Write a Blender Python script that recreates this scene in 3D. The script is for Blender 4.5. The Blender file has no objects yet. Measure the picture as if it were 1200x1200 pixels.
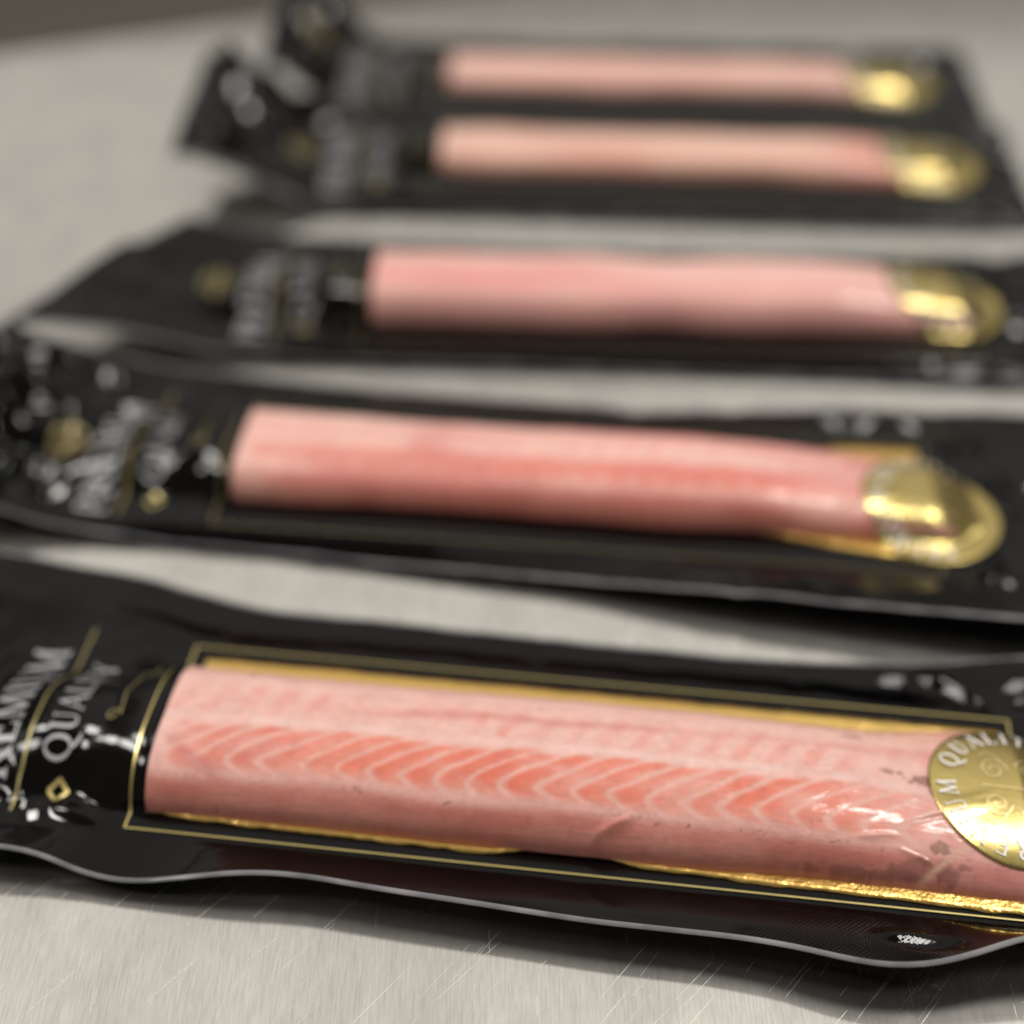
import bpy, math, random
import numpy as np
from math import radians, sin, cos, pi

# ------------------------------------------------------------------ camera / light / exposure
scene = bpy.context.scene
col = scene.collection
CM = 0.01

cam_d = bpy.data.cameras.new('camera')
cam = bpy.data.objects.new('camera', cam_d)
col.objects.link(cam)
cam.location = (0, 0, 0.311)
cam.rotation_euler = (radians(90 - 40), 0, 0)
cam_d.sensor_width = 36
cam_d.lens = 36 * 1770 / 1200
cam_d.clip_start = 0.01
cam_d.clip_end = 50
cam_d.dof.use_dof = True
cam_d.dof.focus_distance = 0.352
cam_d.dof.aperture_fstop = 3.3
scene.camera = cam

world = bpy.data.worlds.new('World')
scene.world = world
world.use_nodes = True
bg = world.node_tree.nodes['Background']
bg.inputs['Color'].default_value = (1.0, 0.93, 0.81, 1)
bg.inputs['Strength'].default_value = 0.17


def lamp(name, loc, size, watts, color=(1, 0.965, 0.90), target=(0, 0.4, 0)):
    d = bpy.data.lights.new(name, 'AREA')
    d.shape = 'DISK'
    d.size = size
    d.energy = watts
    d.color = color
    o = bpy.data.objects.new(name, d)
    o.location = loc
    v = np.array(target) - np.array(loc)
    o.rotation_euler = (math.atan2(math.hypot(v[0], v[1]), -v[2]), 0, math.atan2(v[1], v[0]) - pi / 2)
    col.objects.link(o)


# ceiling spots of the room above the counter
LAMPS = [(-1.45, 0.05), (1.05, -0.05), (-1.75, 0.62), (-1.25, 0.85), (0.62, 0.62), (0.95, 0.75)]
for lx, ly in LAMPS:
    lamp('ceiling_spot', (lx, ly, 1.55), 0.30, (5.2 if ly > .5 else 4.6) * (1.7 if lx < -1.1 else 1.25 if ly > .5 else 1))

# two large unseen area lights added overhead to give the steel its bright reflection
for py, sx, sy, watts in ((2.1, 4.0, 2.4, 14.5), (4.55, 5.0, 2.1, 12.5)):
    pd = bpy.data.lights.new('steel_reflection_light', 'AREA')
    pd.shape = 'RECTANGLE'
    pd.size, pd.size_y = sx, sy
    pd.energy = watts
    pd.color = (1.0, 0.975, 0.91)
    po = bpy.data.objects.new('steel_reflection_light', pd)
    po.location = (0.1, py, 2.0)
    col.objects.link(po)

scene.view_settings.view_transform = 'Standard'
scene.view_settings.look = 'None'
scene.view_settings.exposure = 0.08
scene.view_settings.gamma = 1.0
scene.view_settings.use_curve_mapping = False
scene.render.engine = 'CYCLES'
scene.cycles.use_denoising = True
scene.cycles.max_bounces = 8
scene.cycles.sample_clamp_indirect = 6.0


# ------------------------------------------------------------------ helpers
def lin(c):
    c = np.asarray(c, float) / 255.0
    return np.where(c <= 0.04045, c / 12.92, ((c + 0.055) / 1.055) ** 2.4)


def sm(a, b, x):
    t = np.clip((x - a) / (b - a), 0, 1)
    return t * t * (3 - 2 * t)


def hash2(ix, iy, seed):
    h = np.sin(ix * 127.1 + iy * 311.7 + seed * 74.7) * 43758.5453
    return h - np.floor(h)


def vnoise(x, y, seed=0):
    x = np.asarray(x, float)
    y = np.asarray(y, float)
    ix, iy = np.floor(x), np.floor(y)
    fx, fy = x - ix, y - iy
    fx = fx * fx * fx * (fx * (fx * 6 - 15) + 10)
    fy = fy * fy * fy * (fy * (fy * 6 - 15) + 10)
    a = hash2(ix, iy, seed)
    b = hash2(ix + 1, iy, seed)
    c = hash2(ix, iy + 1, seed)
    d = hash2(ix + 1, iy + 1, seed)
    return (a + (b - a) * fx) * (1 - fy) + (c + (d - c) * fx) * fy - 0.5


def fbm(x, y, seed=0, octv=4):
    s, a = 0, 1.0
    for i in range(octv):
        s = s + a * vnoise(x * 2 ** i + 13.7 * i, y * 2 ** i + 7.3 * i, seed + i)
        a *= 0.5
    return s


def link(name, me, mat, parent=None):
    o = bpy.data.objects.new(name, me)
    col.objects.link(o)
    if mat is not None:
        me.materials.append(mat)
    if parent is not None:
        o.parent = parent
    return o


def quads_mesh(name, P, faces, smooth=True):
    """P: (n,3) in cm; faces: (m,4) int array"""
    P = np.asarray(P, np.float32) * CM
    faces = np.asarray(faces, np.int32)
    me = bpy.data.meshes.new(name)
    me.vertices.add(len(P))
    me.vertices.foreach_set('co', P.ravel())
    m = len(faces)
    me.loops.add(m * 4)
    me.loops.foreach_set('vertex_index', faces.ravel())
    me.polygons.add(m)
    me.polygons.foreach_set('loop_start', np.arange(0, m * 4, 4, dtype=np.int32))
    me.polygons.foreach_set('loop_total', np.full(m, 4, np.int32))
    me.update(calc_edges=True)
    me.validate()
    if smooth:
        me.polygons.foreach_set('use_smooth', np.ones(len(me.polygons), bool))
    return me


def grid_faces(nu, nv, off=0, flip=False):
    i = np.arange(nu - 1)[:, None]
    j = np.arange(nv - 1)[None, :]
    a = (i * nv + j + off).ravel()
    f = np.stack([a, a + nv, a + nv + 1, a + 1], 1)
    return f[:, ::-1] if flip else f


def color_attr(me, name, C):
    at = me.color_attributes.new(name, 'FLOAT_COLOR', 'POINT')
    c = np.ones((len(me.vertices), 4), np.float32)
    c[:, :3] = C
    at.data.foreach_set('color', c.ravel())


def float_attr(me, name, A):
    at = me.attributes.new(name, 'FLOAT', 'POINT')
    at.data.foreach_set('value', np.asarray(A, np.float32).ravel())


# ------------------------------------------------------------------ materials
def new_mat(name):
    m = bpy.data.materials.new(name)
    m.use_nodes = True
    nt = m.node_tree
    b = nt.nodes['Principled BSDF']
    return m, nt, b


def N(nt, typ, **kw):
    n = nt.nodes.new(typ)
    for k, v in kw.items():
        if k in n.inputs:
            n.inputs[k].default_value = v
        else:
            setattr(n, k, v)
    return n


def mapping(nt, scale, rot=(0, 0, 0)):
    tc = N(nt, 'ShaderNodeTexCoord')
    mp = N(nt, 'ShaderNodeMapping')
    mp.inputs['Scale'].default_value = scale
    mp.inputs['Rotation'].default_value = rot
    nt.links.new(tc.outputs['Object'], mp.inputs['Vector'])
    return mp.outputs['Vector']


def math_node(nt, op, a, b=None):
    n = N(nt, 'ShaderNodeMath', operation=op)
    for i, x in enumerate((a, b)):
        if x is None:
            continue
        if isinstance(x, (int, float)):
            n.inputs[i].default_value = x
        else:
            nt.links.new(x, n.inputs[i])
    return n.outputs[0]


def ramp(nt, fac, stops):
    r = N(nt, 'ShaderNodeValToRGB')
    e = r.color_ramp.elements
    while len(e) < len(stops):
        e.new(0.5)
    for el, (p, c) in zip(e, stops):
        el.position = p
        el.color = (c, c, c, 1) if isinstance(c, (int, float)) else (*c, 1)
    nt.links.new(fac, r.inputs['Fac'])
    return r.outputs['Color']


def mat_film():
    m, nt, b = new_mat('black_film')
    b.inputs['Base Color'].default_value = (0.0012, 0.0010, 0.0011, 1)
    b.inputs['Roughness'].default_value = 0.09
    b.inputs['IOR'].default_value = 1.34
    # fine film unevenness
    n1 = N(nt, 'ShaderNodeTexNoise', Scale=1.0, Detail=3.0)
    nt.links.new(mapping(nt, (55, 70, 60)), n1.inputs['Vector'])
    # embossed waffle of the vacuum film, only where the flange attribute is set
    sep = N(nt, 'ShaderNodeSeparateXYZ')
    nt.links.new(mapping(nt, (1, 1, 1)), sep.inputs[0])
    sx = math_node(nt, 'SINE', math_node(nt, 'MULTIPLY', sep.outputs[0], 2 * pi / 0.00135))
    sy = math_node(nt, 'SINE', math_node(nt, 'MULTIPLY', sep.outputs[1], 2 * pi / 0.00135))
    dots = math_node(nt, 'MULTIPLY', sx, sy)
    at = N(nt, 'ShaderNodeAttribute', attribute_name='waffle')
    dots = math_node(nt, 'MULTIPLY', dots, at.outputs['Fac'])
    b1 = N(nt, 'ShaderNodeBump', Strength=0.06, Distance=0.0010)
    nt.links.new(n1.outputs['Fac'], b1.inputs['Height'])
    b2 = N(nt, 'ShaderNodeBump', Strength=0.9, Distance=0.000022)
    nt.links.new(dots, b2.inputs['Height'])
    nt.links.new(b1.outputs['Normal'], b2.inputs['Normal'])
    nt.links.new(b2.outputs['Normal'], b.inputs['Normal'])
    return m


def mat_flesh():
    m, nt, b = new_mat('salmon_flesh')
    at = N(nt, 'ShaderNodeAttribute', attribute_name='flesh')
    n = N(nt, 'ShaderNodeTexNoise', Scale=1.0, Detail=5.0, Roughness=0.65)
    nt.links.new(mapping(nt, (260, 900, 500)), n.inputs['Vector'])
    mx = N(nt, 'ShaderNodeMix', data_type='RGBA', blend_type='MULTIPLY')
    mx.inputs['Factor'].default_value = 1.0
    nt.links.new(at.outputs['Color'], mx.inputs['A'])
    nt.links.new(ramp(nt, n.outputs['Fac'], [(0.25, (0.92, 0.90, 0.90)), (0.75, (1.05, 1.06, 1.06))]), mx.inputs['B'])
    nt.links.new(mx.outputs['Result'], b.inputs['Base Color'])
    b.inputs['Roughness'].default_value = 0.55
    b.inputs['Specular IOR Level'].default_value = 0.3
    b.inputs['Subsurface Weight'].default_value = 0.22
    b.inputs['Subsurface Radius'].default_value = (1.0, 0.35, 0.22)
    b.inputs['Subsurface Scale'].default_value = 0.0022
    # the clear vacuum film that clings to the flesh
    b.inputs['Coat Weight'].default_value = 0.8
    b.inputs['Coat Roughness'].default_value = 0.12
    b.inputs['Coat IOR'].default_value = 1.45
    n2 = N(nt, 'ShaderNodeTexNoise', Scale=1.0, Detail=4.0)
    nt.links.new(mapping(nt, (70, 220, 120)), n2.inputs['Vector'])
    b1 = N(nt, 'ShaderNodeBump', Strength=0.45, Distance=0.0010)
    nt.links.new(n2.outputs['Fac'], b1.inputs['Height'])
    nt.links.new(b1.outputs['Normal'], b.inputs['Coat Normal'])
    b1.inputs['Strength'].default_value = 0.25
    b3 = N(nt, 'ShaderNodeBump', Strength=0.3, Distance=0.0006)
    nt.links.new(n.outputs['Fac'], b3.inputs['Height'])
    nt.links.new(b3.outputs['Normal'], b.inputs['Normal'])
    return m


def mat_foil():
    m, nt, b = new_mat('gold_foil')
    b.inputs['Base Color'].default_value = (0.84, 0.55, 0.17, 1)
    b.inputs['Metallic'].default_value = 1.0
    b.inputs['Roughness'].default_value = 0.30
    v = N(nt, 'ShaderNodeTexVoronoi', Scale=1.0)
    nt.links.new(mapping(nt, (900, 1100, 900)), v.inputs['Vector'])
    n = N(nt, 'ShaderNodeTexNoise', Scale=1.0, Detail=4.0)
    nt.links.new(mapping(nt, (420, 700, 400)), n.inputs['Vector'])
    h = math_node(nt, 'ADD', v.outputs['Distance'], n.outputs['Fac'])
    at = N(nt, 'ShaderNodeAttribute', attribute_name='crinkle')
    h = math_node(nt, 'MULTIPLY', h, at.outputs['Fac'])
    b1 = N(nt, 'ShaderNodeBump', Strength=0.8, Distance=0.00011)
    nt.links.new(h, b1.inputs['Height'])
    nt.links.new(b1.outputs['Normal'], b.inputs['Normal'])
    return m


def mat_simple(name, color, rough, metal=0.0, coat=0.0):
    m, nt, b = new_mat(name)
    b.inputs['Base Color'].default_value = (*color, 1)
    b.inputs['Roughness'].default_value = rough
    b.inputs['Metallic'].default_value = metal
    b.inputs['Coat Weight'].default_value = coat
    b.inputs['Coat Roughness'].default_value = 0.1
    n = N(nt, 'ShaderNodeTexNoise', Scale=400.0, Detail=3.0)
    nt.links.new(mapping(nt, (1, 1, 1)), n.inputs['Vector'])
    r = N(nt, 'ShaderNodeMapRange')
    r.inputs['To Min'].default_value = max(0.02, rough - 0.06)
    r.inputs['To Max'].default_value = rough + 0.06
    nt.links.new(n.outputs['Fac'], r.inputs['Value'])
    nt.links.new(r.outputs['Result'], b.inputs['Roughness'])
    return m


def mat_seal():
    m, nt, b = new_mat('gold_sticker')
    b.inputs['Base Color'].default_value = (0.56, 0.44, 0.165, 1)
    b.inputs['Metallic'].default_value = 1.0
    b.inputs['Roughness'].default_value = 0.27
    n = N(nt, 'ShaderNodeTexNoise', Scale=1.0, Detail=3.0)
    nt.links.new(mapping(nt, (120, 160, 120)), n.inputs['Vector'])
    b1 = N(nt, 'ShaderNodeBump', Strength=0.2, Distance=0.0008)
    nt.links.new(n.outputs['Fac'], b1.inputs['Height'])
    nt.links.new(b1.outputs['Normal'], b.inputs['Normal'])
    return m


def mat_rim():
    m, nt, b = new_mat('clear_rim')
    b.inputs['Base Color'].default_value = (0.17, 0.165, 0.18, 1)
    b.inputs['Roughness'].default_value = 0.16
    b.inputs['Coat Weight'].default_value = 0.6
    n = N(nt, 'ShaderNodeTexNoise', Scale=90.0, Detail=2.0)
    nt.links.new(mapping(nt, (1, 1, 1)), n.inputs['Vector'])
    nt.links.new(ramp(nt, n.outputs['Fac'], [(0.3, (0.10, 0.10, 0.11)), (0.7, (0.24, 0.235, 0.25))]), b.inputs['Base Color'])
    return m


def mat_steel():
    m, nt, b = new_mat('brushed_steel')
    b.inputs['Metallic'].default_value = 1.0
    b.inputs['Base Color'].default_value = (0.72, 0.70, 0.66, 1)
    # fine brushing along the depth of the counter
    n = N(nt, 'ShaderNodeTexNoise', Scale=1.0, Detail=5.0, Roughness=0.7)
    nt.links.new(mapping(nt, (1500, 26, 1), (0, 0, radians(4))), n.inputs['Vector'])
    n2 = N(nt, 'ShaderNodeTexNoise', Scale=1.0, Detail=4.0, Roughness=0.6)
    nt.links.new(mapping(nt, (900, 40, 1), (0, 0, radians(-48))), n2.inputs['Vector'])
    cl = N(nt, 'ShaderNodeTexNoise', Scale=1.0, Detail=4.0)
    nt.links.new(mapping(nt, (16, 11, 1)), cl.inputs['Vector'])
    h = math_node(nt, 'ADD', n.outputs['Fac'], math_node(nt, 'MULTIPLY', n2.outputs['Fac'], 0.5))
    b1 = N(nt, 'ShaderNodeBump', Strength=0.04, Distance=0.00004)
    nt.links.new(h, b1.inputs['Height'])
    # shallow long waves of the sheet
    wv = N(nt, 'ShaderNodeTexNoise', Scale=1.0, Detail=2.0)
    nt.links.new(mapping(nt, (14, 18, 1)), wv.inputs['Vector'])
    b2 = N(nt, 'ShaderNodeBump', Strength=0.05, Distance=0.0012)
    nt.links.new(wv.outputs['Fac'], b2.inputs['Height'])
    nt.links.new(b2.outputs['Normal'], b1.inputs['Normal'])
    nt.links.new(b1.outputs['Normal'], b.inputs['Normal'])
    rr = math_node(nt, 'ADD', math_node(nt, 'MULTIPLY', cl.outputs['Fac'], 0.08), 0.05)
    nt.links.new(rr, b.inputs['Roughness'])
    mx = ramp(nt, n.outputs['Fac'], [(0.25, (0.745, 0.73, 0.69)), (0.75, (0.85, 0.835, 0.80))])
    nt.links.new(mx, b.inputs['Base Color'])
    # smears and dull water marks of the wiped sheet
    sm1 = N(nt, 'ShaderNodeTexNoise', Scale=1.0, Detail=6.0, Roughness=0.62, Distortion=0.8)
    nt.links.new(mapping(nt, (60, 34, 1), (0, 0, radians(25))), sm1.inputs['Vector'])
    sp = N(nt, 'ShaderNodeTexNoise', Scale=1.0, Detail=4.0, Roughness=0.65)
    nt.links.new(mapping(nt, (1900, 120, 1), (0, 0, radians(1))), sp.inputs['Vector'])
    mm = N(nt, 'ShaderNodeMix', data_type='RGBA', blend_type='MULTIPLY')
    mm.inputs['Factor'].default_value = 1.0
    nt.links.new(mx, mm.inputs['A'])
    nt.links.new(ramp(nt, sm1.outputs['Fac'], [(0.30, (0.84, 0.83, 0.84)), (0.65, (1.0, 1.0, 0.99))]), mm.inputs['B'])
    m2 = N(nt, 'ShaderNodeMix', data_type='RGBA', blend_type='MULTIPLY')
    m2.inputs['Factor'].default_value = 1.0
    nt.links.new(mm.outputs['Result'], m2.inputs['A'])
    nt.links.new(ramp(nt, sp.outputs['Fac'], [(0.34, (0.88, 0.88, 0.87)), (0.62, (1.07, 1.07, 1.06))]), m2.inputs['B'])
    mx = m2.outputs['Result']
    nt.links.new(mx, b.inputs['Base Color'])
    br = N(nt, 'ShaderNodeBsdfPrincipled', Metallic=1.0, Roughness=0.48)
    nt.links.new(mx, br.inputs['Base Color'])
    nt.links.new(b1.outputs['Normal'], br.inputs['Normal'])
    ms = N(nt, 'ShaderNodeMixShader')
    ms.inputs[0].default_value = 0.24
    nt.links.new(b.outputs[0], ms.inputs[1])
    nt.links.new(br.outputs[0], ms.inputs[2])
    nt.links.new(ms.outputs[0], nt.nodes['Material Output'].inputs['Surface'])
    return m


M_FILM = mat_film()
M_FLESH = mat_flesh()
M_FOIL = mat_foil()
M_SEAL = mat_seal()
M_RIM = mat_rim()
M_STEEL = mat_steel()
M_SCRATCH = mat_simple('scratched_steel', (0.88, 0.86, 0.82), 0.48, 1.0)
M_INK = mat_simple('silver_print', (0.38, 0.38, 0.40), 0.5, 0.25, 0.0)
M_INK_SEAL = mat_simple('white_silver_print', (0.86, 0.82, 0.80), 0.45, 0.0)
M_GOLDINK = mat_simple('gold_print', (0.62, 0.50, 0.20), 0.32, 0.8, 0.3)
M_OLIVE = mat_simple('dull_gold_print', (0.30, 0.25, 0.11), 0.4, 0.5, 0.3)
M_EMBLEM = mat_simple('aged_gold_print', (0.24, 0.19, 0.08), 0.4, 0.5)
M_SEALLINE = mat_simple('pale_gold_print', (0.80, 0.66, 0.34), 0.4, 0.8)
M_FLOOR = mat_simple('dark_floor', (0.17, 0.145, 0.12), 0.6)

# ------------------------------------------------------------------ the setting: steel counter and the floor behind it
EDGE_A, EDGE_B = np.array([-160.0, 27.0]), np.array([160.0, 137.0])   # back edge of the counter, cm


def prism(name, pts, z0, z1, mat):
    n = len(pts)
    V = [(x * CM, y * CM, z1 * CM) for x, y in pts] + [(x * CM, y * CM, z0 * CM) for x, y in pts]
    F = [tuple(range(n)), tuple(reversed(range(n, 2 * n)))]
    for i in range(n):
        j = (i + 1) % n
        F.append((i, i + n, j + n, j))
    me = bpy.data.meshes.new(name)
    me.from_pydata(V, [], F)
    return link(name, me, mat)


counter = prism('counter', [(-160, -60), (160, -60), tuple(EDGE_B), tuple(EDGE_A)], -4.0, 0.0, M_STEEL)
counter['kind'] = 'structure'
bv = counter.modifiers.new('bevel', 'BEVEL')
bv.width = 0.004
bv.segments = 3
floor = prism('floor', [(-400, -300), (400, -300), (400, 700), (-400, 700)], -92.0, -88.0, M_FLOOR)
floor['kind'] = 'structure'


def build_scratches():
    rng = random.Random(5)
    P, F = [], []

    def strip(x, y, ang, ln, w, bend=0.0):
        n = 8
        b0 = len(P)
        for k in range(n + 1):
            t = k / n - 0.5
            a = ang + bend * t
            cx, cy = x + cos(a) * ln * t, y + sin(a) * ln * t
            ww = w * (1 - (2 * t) ** 4) * 0.5 + 0.0006
            nx, ny = -sin(a), cos(a)
            zz = 0.004
            P.append((cx + nx * ww, cy + ny * ww, zz))
            P.append((cx - nx * ww, cy - ny * ww, zz))
        for k in range(n):
            a = b0 + 2 * k
            F.append((a, a + 1, a + 3, a + 2))
    # long diagonal scratches (the main cleaning direction)
    for i in range(300):
        x, y = rng.uniform(-22, 24), rng.uniform(15, 26)
        strip(x, y, radians(rng.gauss(50, 2.5)), rng.uniform(0.25, 2.2), rng.uniform(0.002, 0.011), rng.uniform(-.04, .04))
    # short ones along the brushing
    for i in range(130):
        x, y = rng.uniform(-22, 24), rng.uniform(15, 26)
        strip(x, y, radians(rng.gauss(91, 2)), rng.uniform(0.15, 1.0), rng.uniform(0.002, 0.007))
    for i in range(25):
        x, y = rng.uniform(3, 24), rng.uniform(15, 24)
        strip(x, y, radians(rng.gauss(24, 5)), rng.uniform(0.6, 2.5), rng.uniform(0.002, 0.006))
    for i in range(160):
        x, y = rng.uniform(-40, 40), rng.uniform(26, 75)
        strip(x, y, radians(rng.choice([48, 88, -30]) + rng.gauss(0, 9)), rng.uniform(0.8, 5), rng.uniform(0.004, 0.012))
    # the few that show best
    strip(-3.9, 18.6, radians(50), 5.2, 0.016)
    strip(-5.9, 20.9, radians(44), 1.1, 0.014)
    strip(-5.55, 20.6, radians(84), 1.3, 0.010)
    strip(-1.1, 20.2, radians(47), 2.4, 0.012)
    me = quads_mesh('scratch', P, F, False)
    o = link('scratch', me, M_SCRATCH, counter)
    o['kind'] = 'stuff'


build_scratches()


# ------------------------------------------------------------------ lettering as stroked outlines
def arc(cx, cy, rx, ry, a0, a1, n=14):
    return [(cx + rx * cos(radians(a0 + (a1 - a0) * k / n)), cy + ry * sin(radians(a0 + (a1 - a0) * k / n))) for k in range(n + 1)]


TK, TN, SF = 0.15, 0.065, 0.05


def serif(x, y, w=0.26):
    return ([(x - w / 2, y), (x + w / 2, y)], SF)


def bowl(x, y0, y1, r):
    ym, ry = (y0 + y1) / 2, (y1 - y0) / 2
    p = [(x, y1)] + arc(x + 0.12, ym, r, ry, 90, -90, 16) + [(x, y0)]
    w = [TN] + [TN + (TK - TN) * sin(pi * k / 16) for k in range(17)] + [TN]
    return (p, w)


GL = {
    'I': (0.36, [([(.18, 0), (.18, 1)], TK), serif(.18, .025), serif(.18, .975)]),
    'L': (0.64, [([(.16, 0), (.16, 1)], TK), serif(.16, .975), ([(.05, .03), (.60, .03)], TN), ([(.58, .0), (.60, .24)], SF)]),
    'T': (0.72, [([(.36, 0), (.36, 1)], TK), serif(.36, .025), ([(.03, .97), (.69, .97)], TN), ([(.05, 1), (.03, .78)], SF), ([(.67, 1), (.69, .78)], SF)]),
    'E': (0.66, [([(.16, 0), (.16, 1)], TK), ([(.05, .97), (.58, .97)], TN), ([(.16, .52), (.46, .52)], TN), ([(.05, .03), (.60, .03)], TN),
                 ([(.57, 1), (.58, .78)], SF), ([(.59, 0), (.61, .25)], SF), ([(.46, .42), (.46, .62)], SF)]),
    'P': (0.66, [([(.16, 0), (.16, 1)], TK), serif(.16, .025), bowl(.06, .47, .97, .36)]),
    'R': (0.74, [([(.16, 0), (.16, 1)], TK), serif(.16, .025), bowl(.06, .50, .97, .34), ([(.34, .50), (.68, .02)], TK), serif(.68, .025, .18)]),
    'M': (0.98, [([(.12, 0), (.18, 1)], TN), ([(.18, 1), (.49, .04)], TK), ([(.49, .04), (.80, 1)], TN), ([(.80, 1), (.86, 0)], TK),
                 serif(.12, .025, .22), serif(.86, .025, .26), serif(.14, .975, .16), serif(.84, .975, .16)]),
    'U': (0.78, [([(.16, 1), (.16, .32)] + arc(.39, .32, .23, .30, 180, 270, 8), [TK] * 6 + [TK * .8] * 3 + [TN] * 2),
                 (arc(.39, .32, .23, .30, 270, 360, 8) + [(.62, 1)], TN), serif(.16, .975), serif(.62, .975, .22)]),
    'Q': (0.92, [(arc(.44, .5, .36, .48, 0, 360, 36), [TN + (TK - TN) * abs(cos(2 * pi * k / 36)) for k in range(37)]),
                 ([(.40, .06), (.52, -.10), (.70, -.24), (.92, -.30)], [TN, TK, TK * .8, TN])]),
    'A': (0.76, [([(.06, 0), (.37, 1)], TN), ([(.36, 1), (.70, 0)], TK), ([(.17, .33), (.58, .33)], TN), serif(.06, .025, .2), serif(.70, .025, .24)]),
    'Y': (0.74, [([(.08, 1), (.37, .46)], TK), ([(.66, 1), (.37, .46)], TN), ([(.37, .48), (.37, 0)], TK), serif(.37, .025), serif(.08, .975, .22), serif(.66, .975, .2)]),
}


def stroke_mesh(name, strokes, mapper, seg=0.08):
    """strokes: (points, width or widths) in 2-D; mapper turns (x,y,lift) arrays into cm positions"""
    X, Y, Z, F = [], [], [], []
    for si, (pts, w) in enumerate(strokes):
        p = np.array(pts, float)
        ws = np.full(len(p), w) if np.isscalar(w) else np.interp(np.linspace(0, 1, len(p)), np.linspace(0, 1, len(w)), w)
        d = np.r_[0, np.cumsum(np.hypot(*np.diff(p, axis=0).T))]
        n = max(2, int(d[-1] / seg) + 1)
        t = np.linspace(0, d[-1], n)
        t = np.unique(np.r_[t, d]) if len(p) < 12 else t
        q = np.stack([np.interp(t, d, p[:, 0]), np.interp(t, d, p[:, 1])], 1)
        wq = np.interp(t, d, ws) / 2
        tg = np.gradient(q, axis=0)
        tg /= np.linalg.norm(tg, axis=1)[:, None] + 1e-9
        nn = np.stack([-tg[:, 1], tg[:, 0]], 1)
        b = len(X)
        for k in range(len(q)):
            for s in (1, 0, -1):
                X.append(q[k, 0] + nn[k, 0] * wq[k] * s)
                Y.append(q[k, 1] + nn[k, 1] * wq[k] * s)
                Z.append(si * 0.0008)
        for k in range(len(q) - 1):
            for s in (0, 1):
                a = b + 3 * k + s
                F.append((a, a + 1, a + 4, a + 3))
    P = mapper(np.array(X), np.array(Y), np.array(Z))
    return quads_mesh(name, P, F)


def word(txt, track=0.10, sc=1.0):
    """strokes of a word on one baseline and its total width (cap height 1)"""
    x, out = 0.0, []
    for ch in txt:
        if ch == ' ':
            x += 0.45
            continue
        w, st = GL[ch]
        for p, ww in st:
            out.append(([(px + x, py) for px, py in p], ww))
        x += w + track
    return out, x - track


def spiral(cx, cy, r, turns, a0, sgn=1, n=40):
    return [(cx + r * (1 - .8 * k / n) * cos(a0 + sgn * 2 * pi * turns * k / n), cy + r * (1 - .8 * k / n) * sin(a0 + sgn * 2 * pi * turns * k / n)) for k in range(n + 1)]


# ------------------------------------------------------------------ one vacuum pack
WL, WR = -10.75, 11.9       # the clear window along the pack
CARD = 0.62                 # height of the card above the counter


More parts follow.
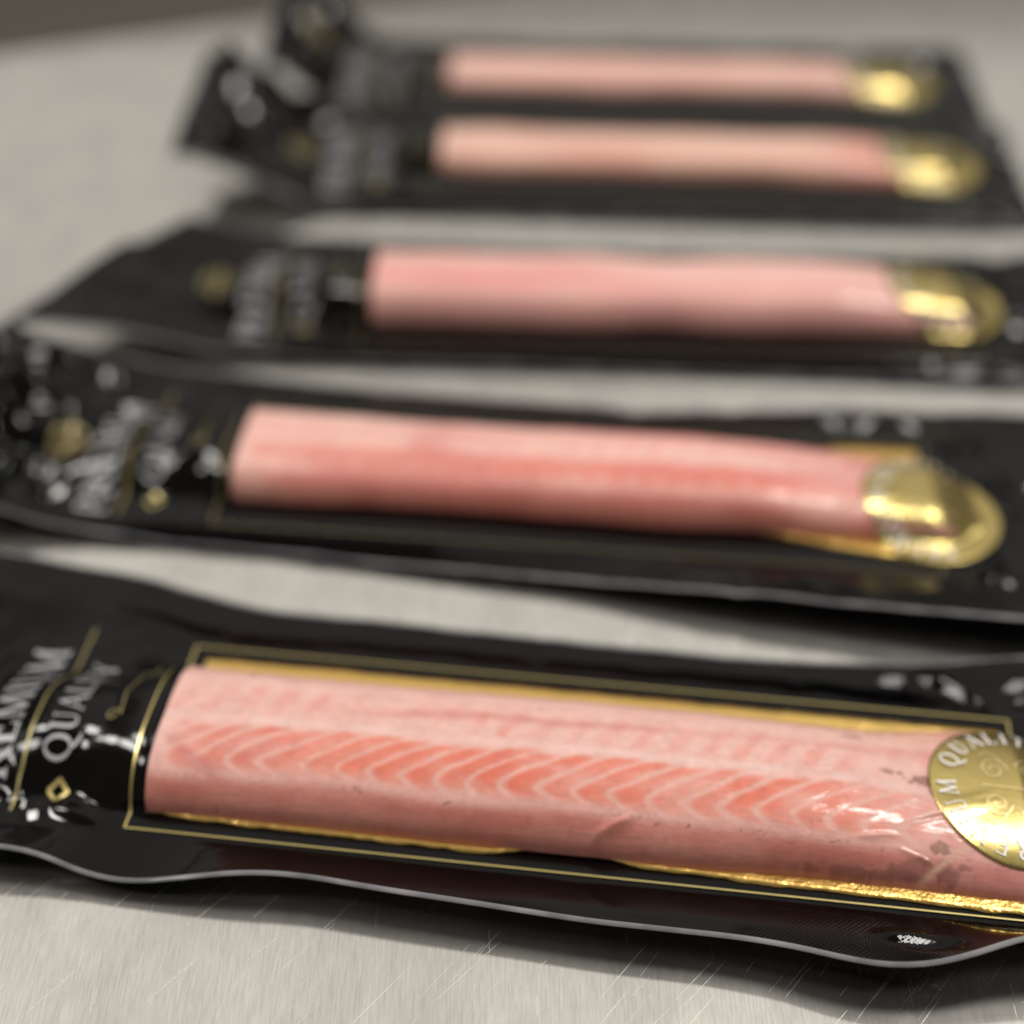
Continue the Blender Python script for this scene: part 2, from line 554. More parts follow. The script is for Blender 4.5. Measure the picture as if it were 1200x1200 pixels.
class Pack:
    def __init__(self, seed, center, yaw, **kw):
        self.seed = seed
        self.ue = kw.get('ue', 11.0)                # where the fish ends at the right
        self.wr = kw.get('wr', -.15)
        self.c = center
        self.yaw = yaw
        self.H = kw.get('H', 1.35)
        self.w = kw.get('w', 2.4)
        self.vc = kw.get('vc', 0.0)                 # the fish lies off the middle of the card
        self.gold = kw.get('gold', [(-11, self.vc - self.w + .3), (11, self.vc - self.w + .3)])   # front edge of the gold panel that shows
        self.goldb = kw.get('goldb', [(-11, 2.82), (11, 2.82)] if self.flesh0(kw) == 0 else [(-11, self.vc + self.w - .3), (11, self.vc + self.w - .3)])
        self.nflange = kw.get('nflange', 12)
        self.res = kw.get('res', 1.0)
        self.front = kw.get('front', [(-23, -3.8), (-16, -4.2), (0, -4.4), (8, -4.5), (14, -4.2)])
        self.back = kw.get('back', [(-23, 4.0), (-16, 4.7), (0, 5.0), (14, 5.0)])
        self.zf = kw.get('zf', [(-23, .5), (-14, .3), (-6, .22), (2, .25), (8, .3), (14, .4)])
        self.zb = kw.get('zb', [(-23, .6), (-14, .5), (-6, .35), (2, .30), (8, .35), (14, .5)])
        self.u0, self.u1 = kw.get('ends', (-22.0, 14.0))
        self.skew = kw.get('skew', 0.0)
        self.lift = kw.get('lift', (0.6, 0.0))      # tail lift, extra towards the back
        self.flesh = kw.get('flesh', 0)
        self.shift = kw.get('shift', (0.0, 0.0))    # of the fillet's right end
        self.seal = kw.get('seal', (10.95, -0.05))
        self.sealr = 2.2
        rng = random.Random(seed)
        self.creases = []
        for i in range(kw.get('ncrease', 46)):       # creases of the gathered tail
            x = rng.uniform(self.u0, -11.6)
            k = sm(-15.0, -19, x)
            ang = radians(rng.gauss(0, 40)) if rng.random() < 0.6 else radians(rng.gauss(80, 30))
            self.creases.append((x, rng.uniform(-4.3, 4.6), ang, rng.uniform(1.0, 3.2), rng.uniform(.22, .60),
                                 rng.choice((-1, 1)) * (0.015 + 0.30 * float(k)) * rng.uniform(.5, 1.2) * kw.get('crumple', 1)))
        for i in range(kw.get('nfan', 10)):          # folds fanning out from the end of the fish
            y = rng.uniform(-3.3, 2.6)
            self.creases.append((rng.uniform(-14.2, -11.9), y, radians(rng.gauss(-12 * y, 16)), rng.uniform(.6, 1.5), rng.uniform(.10, .24), rng.choice((-1, 1, 1)) * rng.uniform(.03, .10)))
        for i in range(16):                          # right end
            self.creases.append((rng.uniform(11.5, 14), rng.uniform(-4, 4.8), radians(rng.gauss(20, 50)), rng.uniform(.4, 1.2), rng.uniform(.12, .3), rng.choice((-1, 1)) * rng.uniform(.08, .26)))
        for i in range(self.nflange):                # flanges
            s = rng.choice((-1, 1))
            self.creases.append((rng.uniform(-10, 12), s * rng.uniform(3.7, 4.9), radians(rng.gauss(90, 20)), rng.uniform(.4, .9), rng.uniform(.15, .35), rng.choice((-1, 1)) * rng.uniform(.03, .10)))
        self.creases += kw.get('extra', [])
        self.facets = []
        for (u, v, ang, L, w, k) in kw.get('facets', []):
            self.facets.append(self.facet(u, v, ang, L, w, k))

    def facet(self, u, v, ang, L, w, k):
        """a pulled-flat facet of film lying so that lamp k glints in it"""
        a = radians(self.yaw)
        z = float(self.T(np.array([u]), np.array([v]))[0])
        pt = np.array([(self.c[0] + u * cos(a) - v * sin(a)) * CM, (self.c[1] + u * sin(a) + v * cos(a)) * CM, z * CM])
        e1 = np.array(cam.location) - pt
        e2 = np.array([LAMPS[k][0], LAMPS[k][1], 1.55]) - pt
        h = e1 / np.linalg.norm(e1) + e2 / np.linalg.norm(e2)
        gx, gy = -h[0] / h[2], -h[1] / h[2]
        gu, gv = gx * cos(a) + gy * sin(a), -gx * sin(a) + gy * cos(a)
        d = .03
        qu, qv = np.array([u + d, u - d, u, u]), np.array([v, v, v + d, v - d])
        q = self.base(qu, qv) + self.hump(qu, qv)
        return (u, v, radians(ang), L, w, gu - (q[0] - q[1]) / (2 * d), gv - (q[2] - q[3]) / (2 * d))

    @staticmethod
    def flesh0(kw):
        return kw.get('flesh', 0)

    # -- shape of the top film
    def vf(self, u):
        a = np.array(self.front)
        return np.interp(u, a[:, 0], a[:, 1]) * 0.6 + 0.4 * np.interp(u, a[:, 0], a[:, 1])

    def smooth_interp(self, tab, u):
        a = np.array(tab)
        u = np.asarray(u, float)
        acc = 0
        for d, w in ((-.7, .15), (-.35, .22), (0, .26), (.35, .22), (.7, .15)):
            acc = acc + w * np.interp(u + d, a[:, 0], a[:, 1])
        return acc

    def width(self, u):
        w = self.w + (0.10 if self.flesh == 0 else .30) * vnoise(u * 0.35, u * 0 + 3.1, self.seed)
        w = w + (.25 if self.flesh == 0 else .7) * vnoise(u * .7, u * 0 + 9.3, self.seed + 2) * sm(-11.2, -12.5, u)
        w = w + self.wr * sm(7, 10.3, u)
        w = w * (1 - 0.55 * sm(self.ue - .1, self.ue + 1.6, u) ** 2)
        return w

    def vcu(self, u):
        return self.vc + .9 * self.wr * sm(7, 10.3, u)

    def hump(self, u, v):
        w = self.width(u)
        x = np.abs(v - self.vcu(u)) / w
        H = self.H * (1 + 0.10 * vnoise(u * 0.22, u * 0, self.seed + 9))
        H = H * (1 - sm(self.ue, self.ue + 1.7, u)) * (1 - .28 * sm(5, 10.5, u)) * (1 - 0.25 * sm(-10.8, -13.5, u)) * (1 - 0.85 * sm(-13.5, -18.5, u))
        e = (.52 if self.flesh == 0 else .42) + 1.5 * sm(-10.7, -13.0, u)
        p = np.clip(1 - x ** (2.8 if self.flesh == 0 else 3.6), 0, 1) ** e
        return H * p

    def crease(self, u, v):
        z = 0
        for (x, y, a, L, w, h) in self.creases:
            c, s = cos(a), sin(a)
            du, dv = u - x, v - y
            al = (du * c + dv * s) / L
            ac = (-du * s + dv * c) / w
            z = z + h * np.exp(-al * al * 1.5) * np.exp(-np.abs(ac) ** 1.6)
        return z

    def base(self, u, v):
        f = self.smooth_interp(self.front, u)
        zf = self.smooth_interp(self.zf, u)
        zb = self.smooth_interp(self.zb, u)
        kf = np.clip((-3.38 - v) / np.maximum(-3.38 - f, .3), 0, 1)
        kb = sm(3.35, 4.6, v)
        card = CARD * (1 - 0.4 * sm(-12.5, -17, u)) * (1 - .3 * sm(12.2, 13.5, u))
        z = card * (1 - kf) * (1 - kb) + zf * kf + zb * kb
        tail = sm(-14.5, self.u0, u)
        z = z + tail * (self.lift[0] + self.lift[1] * (v + 4.5) / 9)
        return z

    def T(self, u, v):
        u = np.asarray(u, float)
        v = np.asarray(v, float)
        z = self.base(u, v) + self.hump(u, v)
        inside = np.clip(sm(WL - .1, WL - 1.2, u) + sm(11.3, 12.3, u) + sm(3.3, 3.7, np.abs(v)), 0, 1)
        rough = self.crease(u, v) + 0.10 * fbm(u * .35, v * .35, self.seed + 3, 3) + 0.018 * fbm(u * 1.2, v * 1.2, self.seed + 5, 2)
        rough = rough * inside
        if self.flesh == 0:
            rough = rough * (1 - .8 * sm(-3.3, -3.7, v) * sm(-12, -11, u))
        for (x, y, a, L, w, gu, gv) in getattr(self, 'facets', []):
            du, dv = u - x, v - y
            r2 = ((du * cos(a) + dv * sin(a)) / L) ** 2 + ((-du * sin(a) + dv * cos(a)) / w) ** 2
            rough = rough * (1 - np.exp(-(r2 / 1.5) ** 2))
            z = z + (gu * du + gv * dv) * np.exp(-r2 ** 2)
        return np.maximum(z + rough, 0.10)

    # -- build
    def build(self, label, group):
        root = bpy.data.objects.new('salmon_pack', None)
        root.empty_display_size = 0.02
        col.objects.link(root)
        root.location = (self.c[0] * CM, self.c[1] * CM, 0)
        root.rotation_euler = (0, 0, radians(self.yaw))
        root['label'] = label
        root['category'] = 'fish pack'
        root['group'] = group
        self.root = root
        self.build_pouch()
        self.build_board()
        self.build_fillet()
        self.build_print()
        self.build_seal()
        return root

    def build_pouch(self):
        fr = 1.5 if self.flesh == 0 else .9
        nu, nv = int(370 * fr), int(150 * fr)
        s = np.linspace(0, 1, nu)
        t = np.linspace(0, 1, nv)
        us = self.u0 + (self.u1 - self.u0) * s
        U = np.repeat(us[:, None], nv, 1)
        f = self.smooth_interp(self.front, us)
        b = self.smooth_interp(self.back, us)
        # rounded corners at the right end
        k = np.sqrt(np.clip(1 - np.clip((us - (self.u1 - .6)) / .6, 0, 1) ** 2, 0, 1))
        f, b = f * (1 - .1 * (1 - k)), b * (1 - .1 * (1 - k))
        V = f[:, None] + (b - f)[:, None] * t[None, :]
        # slanted end of the tail
        U = U + self.skew * (V / 4.5) * sm(-14, self.u0, U)
        Z = self.T(U, V)
        vis = (U > WL) & (U < self.ue + 1.25) & (np.abs(V - self.vcu(U)) < self.width(U) + .06)
        Zt = np.where(vis, np.minimum(Z, CARD - .06), Z)
        # bottom sheet: follows the flange, flat under the card
        low = np.minimum(Z - 0.05, self.base(U, V) - 0.05 - (CARD - .18) * sm(4.2, 3.3, np.abs(V)) * sm(-14.5, -12, U))
        Zb = np.maximum(np.minimum(low, Zt - 0.05), 0.03)
        P = np.concatenate([np.stack([U, V, Zt], -1).reshape(-1, 3), np.stack([U, V, Zb], -1).reshape(-1, 3)])
        n = nu * nv
        F = [grid_faces(nu, nv), grid_faces(nu, nv, n, True)]
        idx = np.arange(n).reshape(nu, nv)
        loop = np.concatenate([idx[:, 0], idx[-1, 1:], idx[-2::-1, -1], idx[0, -2:0:-1]])
        nx = np.roll(loop, -1)
        F.append(np.stack([loop + n, nx + n, nx, loop], 1))
        me = quads_mesh('pouch', P, np.concatenate(F))
        wf = np.clip(sm(3.4, 3.8, np.abs(V)), 0, 1) * np.clip(fbm(U * .33, V * .5, self.seed + 21, 2) * 2.4 + .1 + .5 * sm(5, 8, U), 0, 1) * np.clip(sm(4, 7, U) + .35, 0, 1)
        float_attr(me, 'waffle', np.concatenate([wf.ravel(), wf.ravel() * 0]))
        pouch = link('pouch', me, M_FILM, self.root)
        # clear welded rim round the edge
        E = np.stack([U, V, (Zt + Zb) / 2], -1).reshape(-1, 3)[loop]
        m = len(E)
        tg = np.roll(E, -1, 0) - np.roll(E, 1, 0)
        tg[:, 2] = 0
        tg /= np.linalg.norm(tg, axis=1)[:, None] + 1e-9
        out = np.stack([tg[:, 1], -tg[:, 0], np.zeros(m)], 1)
        prof = [(-.015, .034), (.05, .036), (.105, .022), (.12, 0), (.105, -.022), (.05, -.03), (-.015, -.03)]
        R = np.stack([E + out * a + np.array([0, 0, c]) for a, c in prof], 1).reshape(-1, 3)
        R[:, 2] = np.maximum(R[:, 2], 0.02)
        q = len(prof)
        FF = []
        i = np.arange(m)
        j = (i + 1) % m
        for c in range(q - 1):
            FF.append(np.stack([i * q + c, i * q + c + 1, j * q + c + 1, j * q + c], 1))
        link('rim', quads_mesh('rim', R, np.concatenate(FF)), M_RIM, pouch)

    def build_board(self):
        # gold foil panel of the card, showing along both sides of the fish
        u0, u1, hv = WL + .02, 11.05, 2.82
        nu, nv = int(420 * self.res), int(40 * max(.6, self.res))
        U = np.repeat(np.linspace(u0, u1, nu)[:, None], nv, 1)
        t = np.repeat(np.linspace(0, 1, nv)[None, :], nu, 0)
        g = self.smooth_interp(self.gold, U)
        V = g + (self.smooth_interp(self.goldb, U) - g) * t
        edge = np.abs(t * 2 - 1)
        V = V + np.where(edge > .97, 0.07 * fbm(U * 1.6, V * 0 + np.sign(V), self.seed + 31, 4), 0)
        Z = np.full_like(U, CARD) + 0.045 + 0.015 * fbm(U * 2.5, V * 2.5, self.seed + 8, 3)
        Zc = self.base(U, V)
        Z = np.maximum(Z, Zc + .03)
        n = nu * nv
        P = np.concatenate([np.stack([U, V, Z], -1).reshape(-1, 3), np.stack([U, V, Z - .05], -1).reshape(-1, 3)])
        F = [grid_faces(nu, nv), grid_faces(nu, nv, n, True)]
        idx = np.arange(n).reshape(nu, nv)
        loop = np.concatenate([idx[:, 0], idx[-1, 1:], idx[-2::-1, -1], idx[0, -2:0:-1]])
        nx = np.roll(loop, -1)
        F.append(np.stack([loop + n, nx + n, nx, loop], 1))
        me = quads_mesh('gold_board', P, np.concatenate(F))
        cr = np.clip(.25 + .75 * sm(1, 8, U), 0, 1)
        float_attr(me, 'crinkle', np.concatenate([cr.ravel(), cr.ravel()]))
        link('gold_board', me, M_FOIL, self.root)

    def fillet_pos(self, u, x):
        """x in -1..1 from the front foot to the back foot"""
        w = self.width(u)
        v = x * w
        return v

    def build_fillet(self):
        nu, nv = int(900 * self.res), int(170 * self.res)
        us = np.linspace(WL, self.ue + 1.3, nu)
        th = np.linspace(-pi / 2, pi / 2, nv)
        x = np.sin(th) * 0.35 + th / (pi / 2) * 0.65
        U = np.repeat(us[:, None], nv, 1)
        W = self.width(U)
        V = x[None, :] * W + self.vcu(U)
        Vn = (V - self.vc) / self.w * 2.4 - 0.25
        Z = CARD + self.hump(U, V) + 0.03
        sd = self.seed
        # relief: long groove of the lateral line, softly sunken septa, uneven sides
        C, groove = flesh_colour(U, Vn, self.flesh, sd)
        mid = 1 - np.abs(x[None, :]) ** 4
        Z = Z + groove * mid
        Z = Z + 0.05 * fbm(U * .6, V * .9, sd + 40, 3) * mid
        Z = Z + self.film_folds(U, V)
        Z = np.maximum(Z, CARD + 0.02)
        # left end follows the film
        P = np.stack([U, V, Z], -1).reshape(-1, 3)
        me = quads_mesh('fillet', P, grid_faces(nu, nv))
        color_attr(me, 'flesh', C.reshape(-1, 3))
        fo = link('fillet', me, M_FLESH, self.root)

    def film_folds(self, U, V):
        z = 0
        folds = [(9.2, -.95, radians(24), 1.1, .08, .08), (8.6, -.72, radians(8), .9, .10, .015), (10.2, 1.9, radians(20), .8, .1, .06),
                 (9.7, 1.45, radians(15), .7, .06, .06), (-9.6, -1.2, radians(-38), 1.1, .30, -.012), (1.0, -2.35, radians(25), .5, .12, .12),
                 (7.4, -1.9, radians(10), .5, .07, .05), (8.3, -2.2, radians(-14), .4, .06, .05)]
        for (x, y, a, L, w, h) in folds:
            c, s = cos(a), sin(a)
            du, dv = U - x, V - y
            z = z + h * np.exp(-((du * c + dv * s) / L) ** 4) * np.exp(-np.abs((-du * s + dv * c) / w) ** 1.5)
        return z

    def on_film(self, lift=0.035):
        def f(u, v, dz):
            return np.stack([u, v, self.T(u, v) + lift + dz], -1)
        return f

    def build_print(self):
        F = self.on_film()
        # thin gold frame round the window
        fr = [(-11.15, -3.22), (11.30, -3.22), (11.30, 3.22), (-11.15, 3.22)]
        st = []
        for i in range(4):
            st.append(([fr[i], fr[(i + 1) % 4]], (0.045 if i != 3 else .06) * (1 if self.flesh == 0 else .35)))
        o = link('frame_line', stroke_mesh('frame_line', st, F, .12), M_GOLDINK, self.root)
        # cross line between the two words
        o = link('divider_line', stroke_mesh('divider_line', [([(-14.25, -3.0), (-14.25, 3.6)], .07)], F, .1), M_OLIVE, self.root)

        def text(name, txt, base_u, v0, size, mat, track):
            st, w = word(txt, track)
            link(name, stroke_mesh(name, [(p, ww) for p, ww in st], lambda X, Y, Z: F(base_u - Y * size, v0 + X * size, Z)), mat, self.root)
        text('premium_lettering', 'PREMIUM', -14.65, -2.95, 1.02, M_INK, .06)
        text('quality_lettering', 'QUALITY', -13.05, -1.75, .72, M_INK, .10)
        # small scroll and diamond
        sc = [(spiral(-12.15, -.55, .22, 1.2, 0), .045), ([(-11.95, -.5), (-12.05, .3), (-11.85, .9), (-12.1, 1.4), (-11.9, 2.2)], .045),
              (spiral(-12.1, 1.9, .2, -1.2, 0), .045)]
        link('scroll_ornament', stroke_mesh('scroll_ornament', sc, F), M_OLIVE, self.root)
        d, cx, cy = .26, -13.2, -2.35
        dm = [([(cx - d, cy), (cx, cy - d), (cx + d, cy), (cx, cy + d), (cx - d, cy)], .10)]
        link('diamond_mark', stroke_mesh('diamond_mark', dm, F, .05), M_GOLDINK, self.root)
        # round emblem beyond the words
        cx, cy = -16.75, 0.0
        em = [(arc(cx, cy, .62, .62, 0, 360, 40), .10), (spiral(cx - .16, cy, .3, 1.4, 0), .09), (spiral(cx + .16, cy, .3, 1.4, pi), .09),
              ([(cx, cy - .95), (cx, cy + .95)], .12), ([(cx - .5, cy - .7), (cx - .5, cy + .7)], .08)]
        link('emblem', stroke_mesh('emblem', em, F), M_EMBLEM, self.root)

    def build_seal(self):
        cx, cy = self.seal
        R = self.sealr
        nr, na = 36, 120

        def env(u, v, dz=0.0):
            z = 0
            ws = 0
            for du, dv, w in ((0, 0, .2), (.22, 0, .2), (-.22, 0, .2), (0, .22, .2), (0, -.22, .2)):
                uu, vv = u + du, v + dv
                z = z + w * np.maximum(CARD + self.hump(uu, vv) + self.film_folds(uu, vv), self.T(uu, vv))
            return z + 0.09 + dz
        r = np.linspace(0.0, R, nr)
        a = np.linspace(0, 2 * pi, na)
        U = cx + r[:, None] * np.cos(a)[None, :]
        V = cy + r[:, None] * np.sin(a)[None, :]
        Z = env(U, V)
        # a sticker cannot hang as steeply as the cut end: keep it a little stiff
        P = np.concatenate([np.stack([U, V, Z], -1).reshape(-1, 3), np.stack([U, V, Z - .03], -1).reshape(-1, 3)])
        n = nr * na
        loop = (nr - 1) * na + np.arange(na - 1)
        F = [grid_faces(nr, na), grid_faces(nr, na, n, True), np.stack([loop, loop + n, loop + 1 + n, loop + 1], 1)]
        seal = link('seal', quads_mesh('seal', P, np.concatenate(F)), M_SEAL, self.root)
        # ring of letters, tops outwards, clockwise
        txt = 'PREMIUM QUALITY'
        size = .48
        st = []
        ang = 291.0
        rb = R * .70
        for ch in txt:
            if ch == ' ':
                ang -= 11
                continue
            w, g = GL[ch]
            adv = math.degrees((w + .17) * size / rb)
            ac = radians(ang - adv / 2)
            for p, ww in g:
                q = []
                for px, py in p:
                    lx, ly = (px - w / 2) * size, py * size
                    q.append((cx + (rb + ly) * cos(ac) + lx * sin(ac), cy + (rb + ly) * sin(ac) - lx * cos(ac)))
                st.append((q, np.asarray(ww) * size if not np.isscalar(ww) else ww * size))
            ang -= adv
        E = lambda X, Y, Z: np.stack([X, Y, env(X, Y) + .018 + Z], -1)
        link('seal_lettering', stroke_mesh('seal_lettering', st, E, .06), M_INK_SEAL, seal)
        sc = []
        for s in (1, -1):
            sc += [(spiral(cx - .55, cy + s * .55, .36, 1.6, 0, s), .035), (spiral(cx + .35, cy + s * .7, .34, 1.5, pi, -s), .035),
                   ([(cx - .2, cy + s * .6), (cx - .45, cy + s * 1.0), (cx - .7, cy + s * 1.15), (cx - .85, cy + s * 1.0)], .035)]
        sc += [([(cx - .9, cy), (cx + .9, cy)], .03)]
        link('seal_scroll', stroke_mesh('seal_scroll', sc, E, .05), M_SEALLINE, seal)


def flesh_colour(u, v, kind, seed):
    """colour of the flesh (albedo) and relief in cm at pack coordinates"""
    pale = lin((228, 182, 173))
    peach = lin((224, 172, 150))
    flake = lin((222, 120, 98))
    deep = lin((208, 100, 88))
    side = lin((206, 138, 126))
    mauve = lin((204, 140, 136))
    sept = lin((224, 164, 150))

    def mix(a, b, t):
        t = np.asarray(t)[..., None]
        return a * (1 - t) + b * t
    n1 = fbm(u * .5, v * .9, seed + 60, 4)
    n2 = fbm(u * 1.8, v * 2.5, seed + 61, 4)
    n3 = fbm(u * 6, v * 7, seed + 62, 3)
    wob = .12 * vnoise(u * .4, v * 0, seed + 63)
    vt = -0.44 + wob           # top line of the flakes
    vx = -1.64 + wob          # their bends
    C = np.broadcast_to(pale, u.shape + (3,)).copy()
    C = mix(C, peach, sm(1.1, 2.0, v + .3 * n1))
    # faint upper flakes behind the line
    ph2 = (u - .55 * (v - vt) + .25 * n1) / 0.86
    s2 = np.abs(ph2 - np.round(ph2)) * 2
    up = sm(vt + .15, vt + .35, v) * sm(1.05, .65, v + .3 * n1)
    C = mix(C, lin((220, 136, 122)), up * sm(.30, .75, s2 + .25 * n2) * np.clip(.36 + .9 * n1, .06, .6))
    # main chevrons
    sh = np.where(v > vx, 1.75, 2.2) * (np.sqrt((v - vx) ** 2 + .14 ** 2) - .14)
    ph = (u - sh + .07 * n2 + .24 * n1) / 0.88
    t = ph - np.floor(ph)                         # 0 on a septum, then across the flake
    s = np.minimum(t, 1 - t) * 2
    jit = hash2(np.floor(ph), np.floor(ph) * 0, seed)          # every flake its own strength and length
    band = sm(vx - .50, vx - .22, v + .10 * n2) * sm(vt + .04 - .16 * jit, vt - .16 - .22 * jit, v + .10 * n2)
    low = sm(vx + .05, vx - .40, v)
    fade = (1 if kind == 0 else .85) * (1 - .70 * sm(5.5, 9.0, u)) * (1 - .30 * sm(-6.0, -9.5, u)) * sm(-10.6, -10.0, u)
    wv = .16 * fbm(u * 1.1, v * 1.3, seed + 67, 3) + .08 * (jit - .5)
    body = sm(-.02, .27, t + .03 * n3 - np.abs(wv) * .5) * sm(1.0, .82 - .08 * jit, t + .03 * n3 + wv) * (1 - .22 * sm(.30, .95, t))
    amt = band * fade * (1 - .60 * low)
    brk = np.clip(.95 + .8 * fbm(u * .9, v * 1.6, seed + 66, 3), .45, 1)
    C = mix(C, sept, amt * .75 * brk)
    fk = mix(np.broadcast_to(flake, C.shape), deep, np.clip(sm(-5, -10, u) * .6 + n1 * .6, 0, 1))
    C = mix(C, fk, amt * body * np.clip(.86 + .25 * jit + .3 * n1, .5, 1) * brk)
    # pale top line
    C = mix(C, lin((228, 190, 184)), np.exp(-((v - vt - .08) / .10) ** 2) * np.clip(.75 + n2, .2, .9))
    # lower side
    lowside = sm(vx - .35, vx - .62, v + .10 * n1)
    C = mix(C, lin((222, 168, 160)), .7 * np.exp(-((v - vx + .42) / .16) ** 2))
    C = mix(C, side, lowside)
    C = mix(C, lin((184, 106, 94)), .75 * np.exp(-((v - vx + .72) / .14) ** 2) * np.clip(.7 + 1.2 * n1, 0, 1))
    C = mix(C, lin((200, 116, 106)), .55 * np.exp(-((v - .55 - .35 * n1 - .03 * u) / .16) ** 2) * np.clip(.6 + 1.4 * vnoise(u * .3, v * .2, seed + 90), 0, 1))
    C = mix(C, lin((192, 116, 104)), lowside * np.clip(n1 * 1.1 + .12, 0, .7))
    C = mix(C, mauve, np.clip(.5 * sm(7.5, 10.5, u), 0, 1))
    # small dark veins below the flakes
    vein = np.exp(-((fbm(u * 2.3, v * 5, seed + 70, 3)) / .022) ** 2) * np.exp(-((v - (vx - .48)) / .10) ** 2)
    C = mix(C, lin((120, 70, 66)), np.clip(vein * .85 * (vnoise(u * 3, v * 3, seed + 71) > -.05), 0, .8))
    vein = np.exp(-((fbm(u * 3.3, v * 4, seed + 72, 3)) / .02) ** 2)
    C = mix(C, lin((140, 86, 82)), np.clip(vein * .35 * (vnoise(u * 2, v * 2, seed + 73) > .25), 0, .35))
    C = C * (1 + .10 * n3[..., None] + .10 * n2[..., None] * np.array([.4, 1, 1]))
    if kind:
        n4 = fbm(u * .28, v * .55, seed + 95, 3)
        C = mix(C, lin((196, 112, 104)), np.clip(1.1 * n4, 0, .55))
        C = mix(C, lin((232, 190, 178)), np.clip(-1.1 * n4, 0, .5))
    if kind == 0:
        d = ((v + 1.75) + .62 * (u + 9.6)) / 1.18
        C = mix(C, lin((182, 104, 98)), .5 * np.exp(-(d / .14) ** 2) * np.exp(-((u + 9.5) / .9) ** 4))
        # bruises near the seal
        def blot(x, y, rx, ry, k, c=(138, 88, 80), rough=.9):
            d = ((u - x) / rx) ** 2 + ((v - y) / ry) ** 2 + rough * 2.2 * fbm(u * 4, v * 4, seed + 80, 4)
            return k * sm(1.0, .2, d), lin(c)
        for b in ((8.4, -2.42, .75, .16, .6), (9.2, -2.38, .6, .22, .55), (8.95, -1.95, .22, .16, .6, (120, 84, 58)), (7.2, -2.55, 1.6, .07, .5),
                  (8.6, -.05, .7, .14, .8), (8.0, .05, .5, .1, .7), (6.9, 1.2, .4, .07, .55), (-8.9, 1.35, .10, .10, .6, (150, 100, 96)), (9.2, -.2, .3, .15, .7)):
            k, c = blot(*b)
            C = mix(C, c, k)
        C = mix(C, lin((214, 170, 150)), .8 * np.exp(-(((u - 9.15) * .8 - (v + 2.15) * .6) / .5) ** 2 - ((-(u - 9.15) * .6 + (v + 2.15) * .8) / .08) ** 2))
    elif kind == 1:
        C = mix(C, lin((206, 96, 96)), (.15 + .5 * sm(-5, 2, u)) * np.clip(sm(.6, 1.6, v) * sm(-6, -2, u) + .6 * np.exp(-((v + .9) / .5) ** 2), 0, 1))
    elif kind == 2:
        C = mix(C, lin((226, 180, 174)), .65)
        C = mix(C, lin((214, 112, 104)), .5 * sm(2, -6, u) * np.exp(-((v + 1.0) / .7) ** 2))
    elif kind == 3:
        C = mix(C, lin((218, 182, 164)), .65)
        C = mix(C, lin((196, 92, 84)), .45 * np.clip(np.exp(-((u + 4) / 2.5) ** 2 - ((v + 1.6) / .5) ** 2) + np.exp(-((u - 8) / 2) ** 2), 0, 1))
    else:
        C = mix(C, lin((218, 180, 168)), .65)
    relief = -.005 * amt * (1 - sm(0, .5, s)) - .03 * np.exp(-((v - vt - .1) / .22) ** 2) + .004 * n2
    return np.clip(C * (1.0 if kind == 0 else 1.06), 0, 1), relief


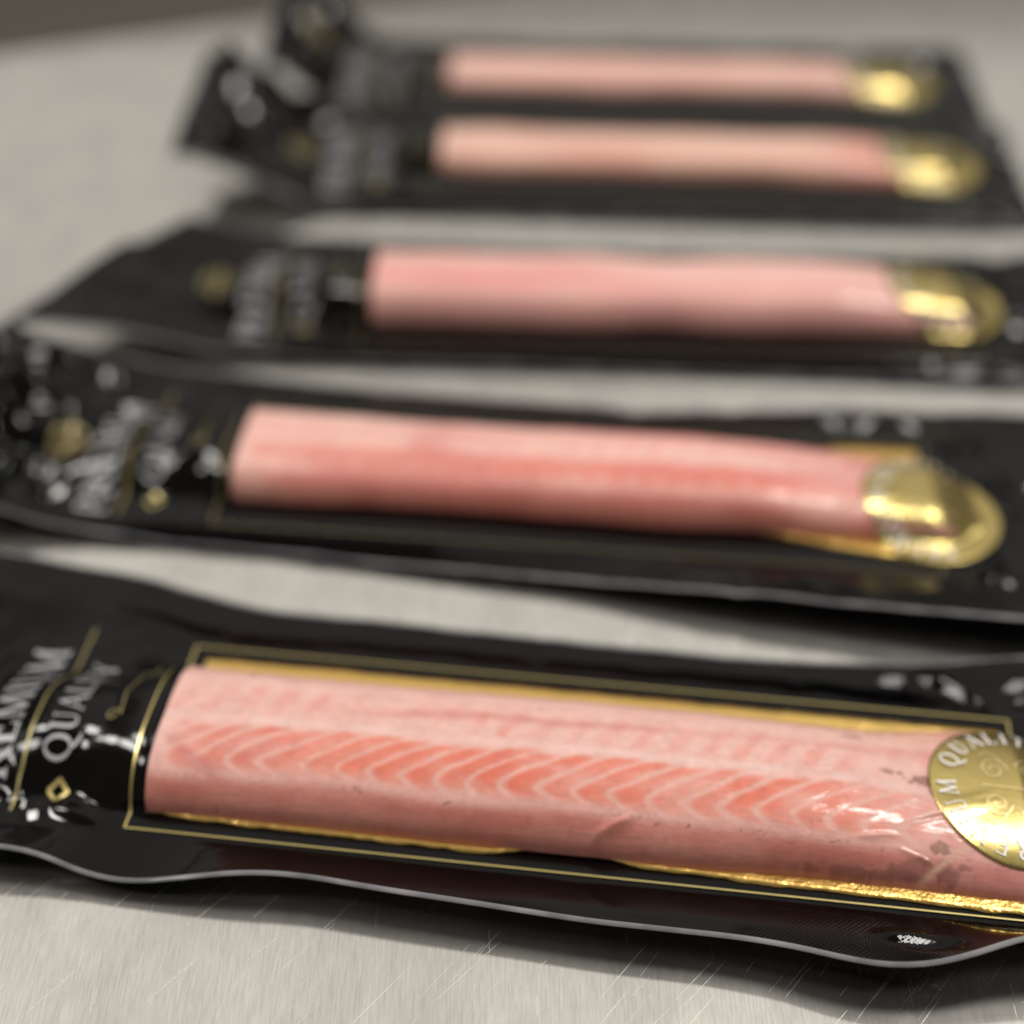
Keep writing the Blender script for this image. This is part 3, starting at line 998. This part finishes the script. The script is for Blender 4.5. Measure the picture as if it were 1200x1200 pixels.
GROUP = 'vacuum packed salmon fillets lying in a row on the counter'
packs = [
    Pack(1, (1.73, 25.77), -7.2, res=1.0, flesh=0, ends=(-20, 14.2),
         front=[(-20, -4.3), (-13.86, -4.38), (-13.24, -4.30), (-12.56, -4.44), (-11.69, -4.59), (-10.7, -4.68), (-9.53, -4.58), (-8.47, -4.46), (-7.44, -4.34), (-6.39, -4.29), (-4.27, -4.44), (-2.19, -4.54), (.87, -4.71), (3.85, -4.73), (5.43, -4.86), (6.78, -5.15), (7.94, -5.2), (9.1, -4.97), (10.64, -4.35), (14.2, -3.7)],
         zf=[(-20, 1.0), (-13.86, 1.05), (-13.24, 1.02), (-12.56, .85), (-11.69, .60), (-10.7, .52), (-9.53, .70), (-8.47, .92), (-7.44, 1.02), (-2, 1.0), (3, 1.02), (5.4, 1.1), (6.8, 1.2), (7.94, 1.25), (9.1, 1.45), (10.64, 1.75), (14, 1.8)],
         back=[(-20, 6.2), (-14, 6.0), (-10, 5.35), (-3, 5.15), (4, 5.1), (9, 5.3), (12, 5.7), (14.2, 5.9)],
         zb=[(-20, .7), (-14, .5), (-10, .22), (4, .18), (9, .25), (12, .6), (14, .8)], crumple=.45, lift=(.3, 0), vc=-.30, w=2.36, wr=.22, nfan=0, facets=[(10.0, 4.35, -42, .95, .34, 4), (11.7, 4.6, 20, .5, .35, 4), (8.4, 4.7, 5, .5, .35, 4), (8.3, -4.35, -6, .8, .26, 5), (-13.6, -3.1, 60, .35, .25, 3)], nflange=4, extra=[(-11.9, -2.5, radians(-25), .7, .25, .08), (-12.7, -2.9, radians(-15), 1.2, .25, .12), (-14.2, -2.3, radians(-55), .8, .25, .12), (-11.9, .9, radians(8), .7, .2, .06), (-12.2, 2.4, radians(5), 1.0, .3, .12), (-15.5, -3.2, radians(40), 1.0, .3, .2), (-13.0, 4.2, radians(-12), 1.6, .4, .2), (-16.2, 2.0, radians(70), 1.2, .3, .12)],
         gold=[(-11, -2.50), (-10, -2.72), (-8, -2.80), (-4, -2.86), (-1.4, -2.90), (-.9, -2.50), (.6, -2.5), (1.2, -2.82), (5, -2.95), (8, -3.02), (11.2, -3.08)]),
    Pack(2, (2.05, 37.8), -6.0, res=.6, facets=[(8.5, 4.2, -60, .7, .36, 4), (9.5, 4.2, 70, .7, .36, 4), (11.0, 4.3, -30, .55, .4, 5), (14.8, 1.6, 40, .7, .35, 5), (-15.5, 2.4, 0, .42, .4, 3), (-16.7, 4.0, 0, .42, .4, 2), (-16.8, .6, 0, .4, .35, 3), (-16.4, -2.2, 20, .6, .4, 2), (-17.3, 1.9, 0, .35, .35, 0)], ends=(-22, 16.5), ncrease=42, extra=[(9.0, 4.3, radians(-20), .8, .3, .34), (10.6, 4.4, radians(10), .7, .3, .34), (8.0, 4.5, radians(25), .6, .3, .3)], flesh=1, seal=(11.1, -.6), w=1.98, H=1.15, vc=.0, ue=11.0, gold=[(-11, -1.4), (4, -1.5), (9, -2.5), (11, -2.75)], goldb=[(-11, 1.3), (6.5, 1.3), (8.2, 2.8), (11, 2.85)], crumple=2.0, lift=(1.3, .5),
         back=[(-23, 4.2), (-16, 5.2), (-8, 4.6), (2, 4.5), (9, 5.2), (16, 5.4)],
         front=[(-22, -3.6), (-15, -3.6), (-9, -3.8), (-5, -4.1), (0, -4.4), (4, -4.85), (8, -5.2), (13, -5.6), (16.5, -5.7)],
         zf=[(-23, .5), (-14, .35), (-6, .3), (0, .5), (4, .9), (8, 1.1), (13, 1.35), (16, 1.4)]),
    Pack(3, (5.65, 48.5), -2.5, res=.5, front=[(-23, -3.6), (-16, -3.6), (-6, -3.6), (2, -3.75), (14, -4.0), (16, -4.0)], back=[(-23, 4.0), (-16, 4.6), (-6, 4.3), (4, 4.1), (16, 4.4)], facets=[(13.0, -1.0, 30, .5, .4, 5), (8.2, 4.2, 0, .7, .4, 4)], flesh=2, skew=2.9, seal=(10.4, .1), w=1.85, H=1.35, vc=.05, crumple=.5, lift=(1.0, .6), ends=(-21.4, 15.5), ncrease=26, ue=10.5),
    Pack(4, (7.7, 59.6), -3.2, res=.45, front=[(-23, -3.8), (-14, -3.9), (0, -3.5), (16, -3.7)], facets=[(-20.0, 2.6, 0, .65, .65, 2), (-19.2, .9, 0, .55, .55, 3), (-19.8, -1.2, 0, .5, .5, 2)], flesh=3, seal=(10.2, .4), w=1.65, H=.8, vc=.5, crumple=2.4, lift=(2.0, .8), ends=(-21.6, 14.2), ue=10.3, ncrease=36),
    Pack(5, (7.8, 68.0), -3.0, res=.45, facets=[(-16.9, 2.6, 70, .9, .55, 3), (-17.6, .2, 0, .5, .5, 2), (8.7, 4.3, 0, 1.1, .45, 4), (11.9, 2.6, 0, .6, .5, 5)], flesh=4, seal=(10.0, .3), w=1.6, H=.65, vc=.4, crumple=2.4, lift=(2.6, 1.8), ends=(-18.8, 14.2), ue=10.0, ncrease=30, extra=[(9.5, 4.3, radians(-10), .8, .35, .4)]),
]
LABELS = [
    'nearest black salmon pack in sharp focus with clear chevron flakes on the fish',
    'second salmon pack from the front, gold seal folded over the end of the fish',
    'middle salmon pack of the five with flat dark tail pointing left',
    'fourth salmon pack from the front, blurred, second from the back of the row',
    'farthest and most blurred black salmon pack at the back of the row',
]
for p, lb in zip(packs, LABELS):
    p.build(lb, GROUP)
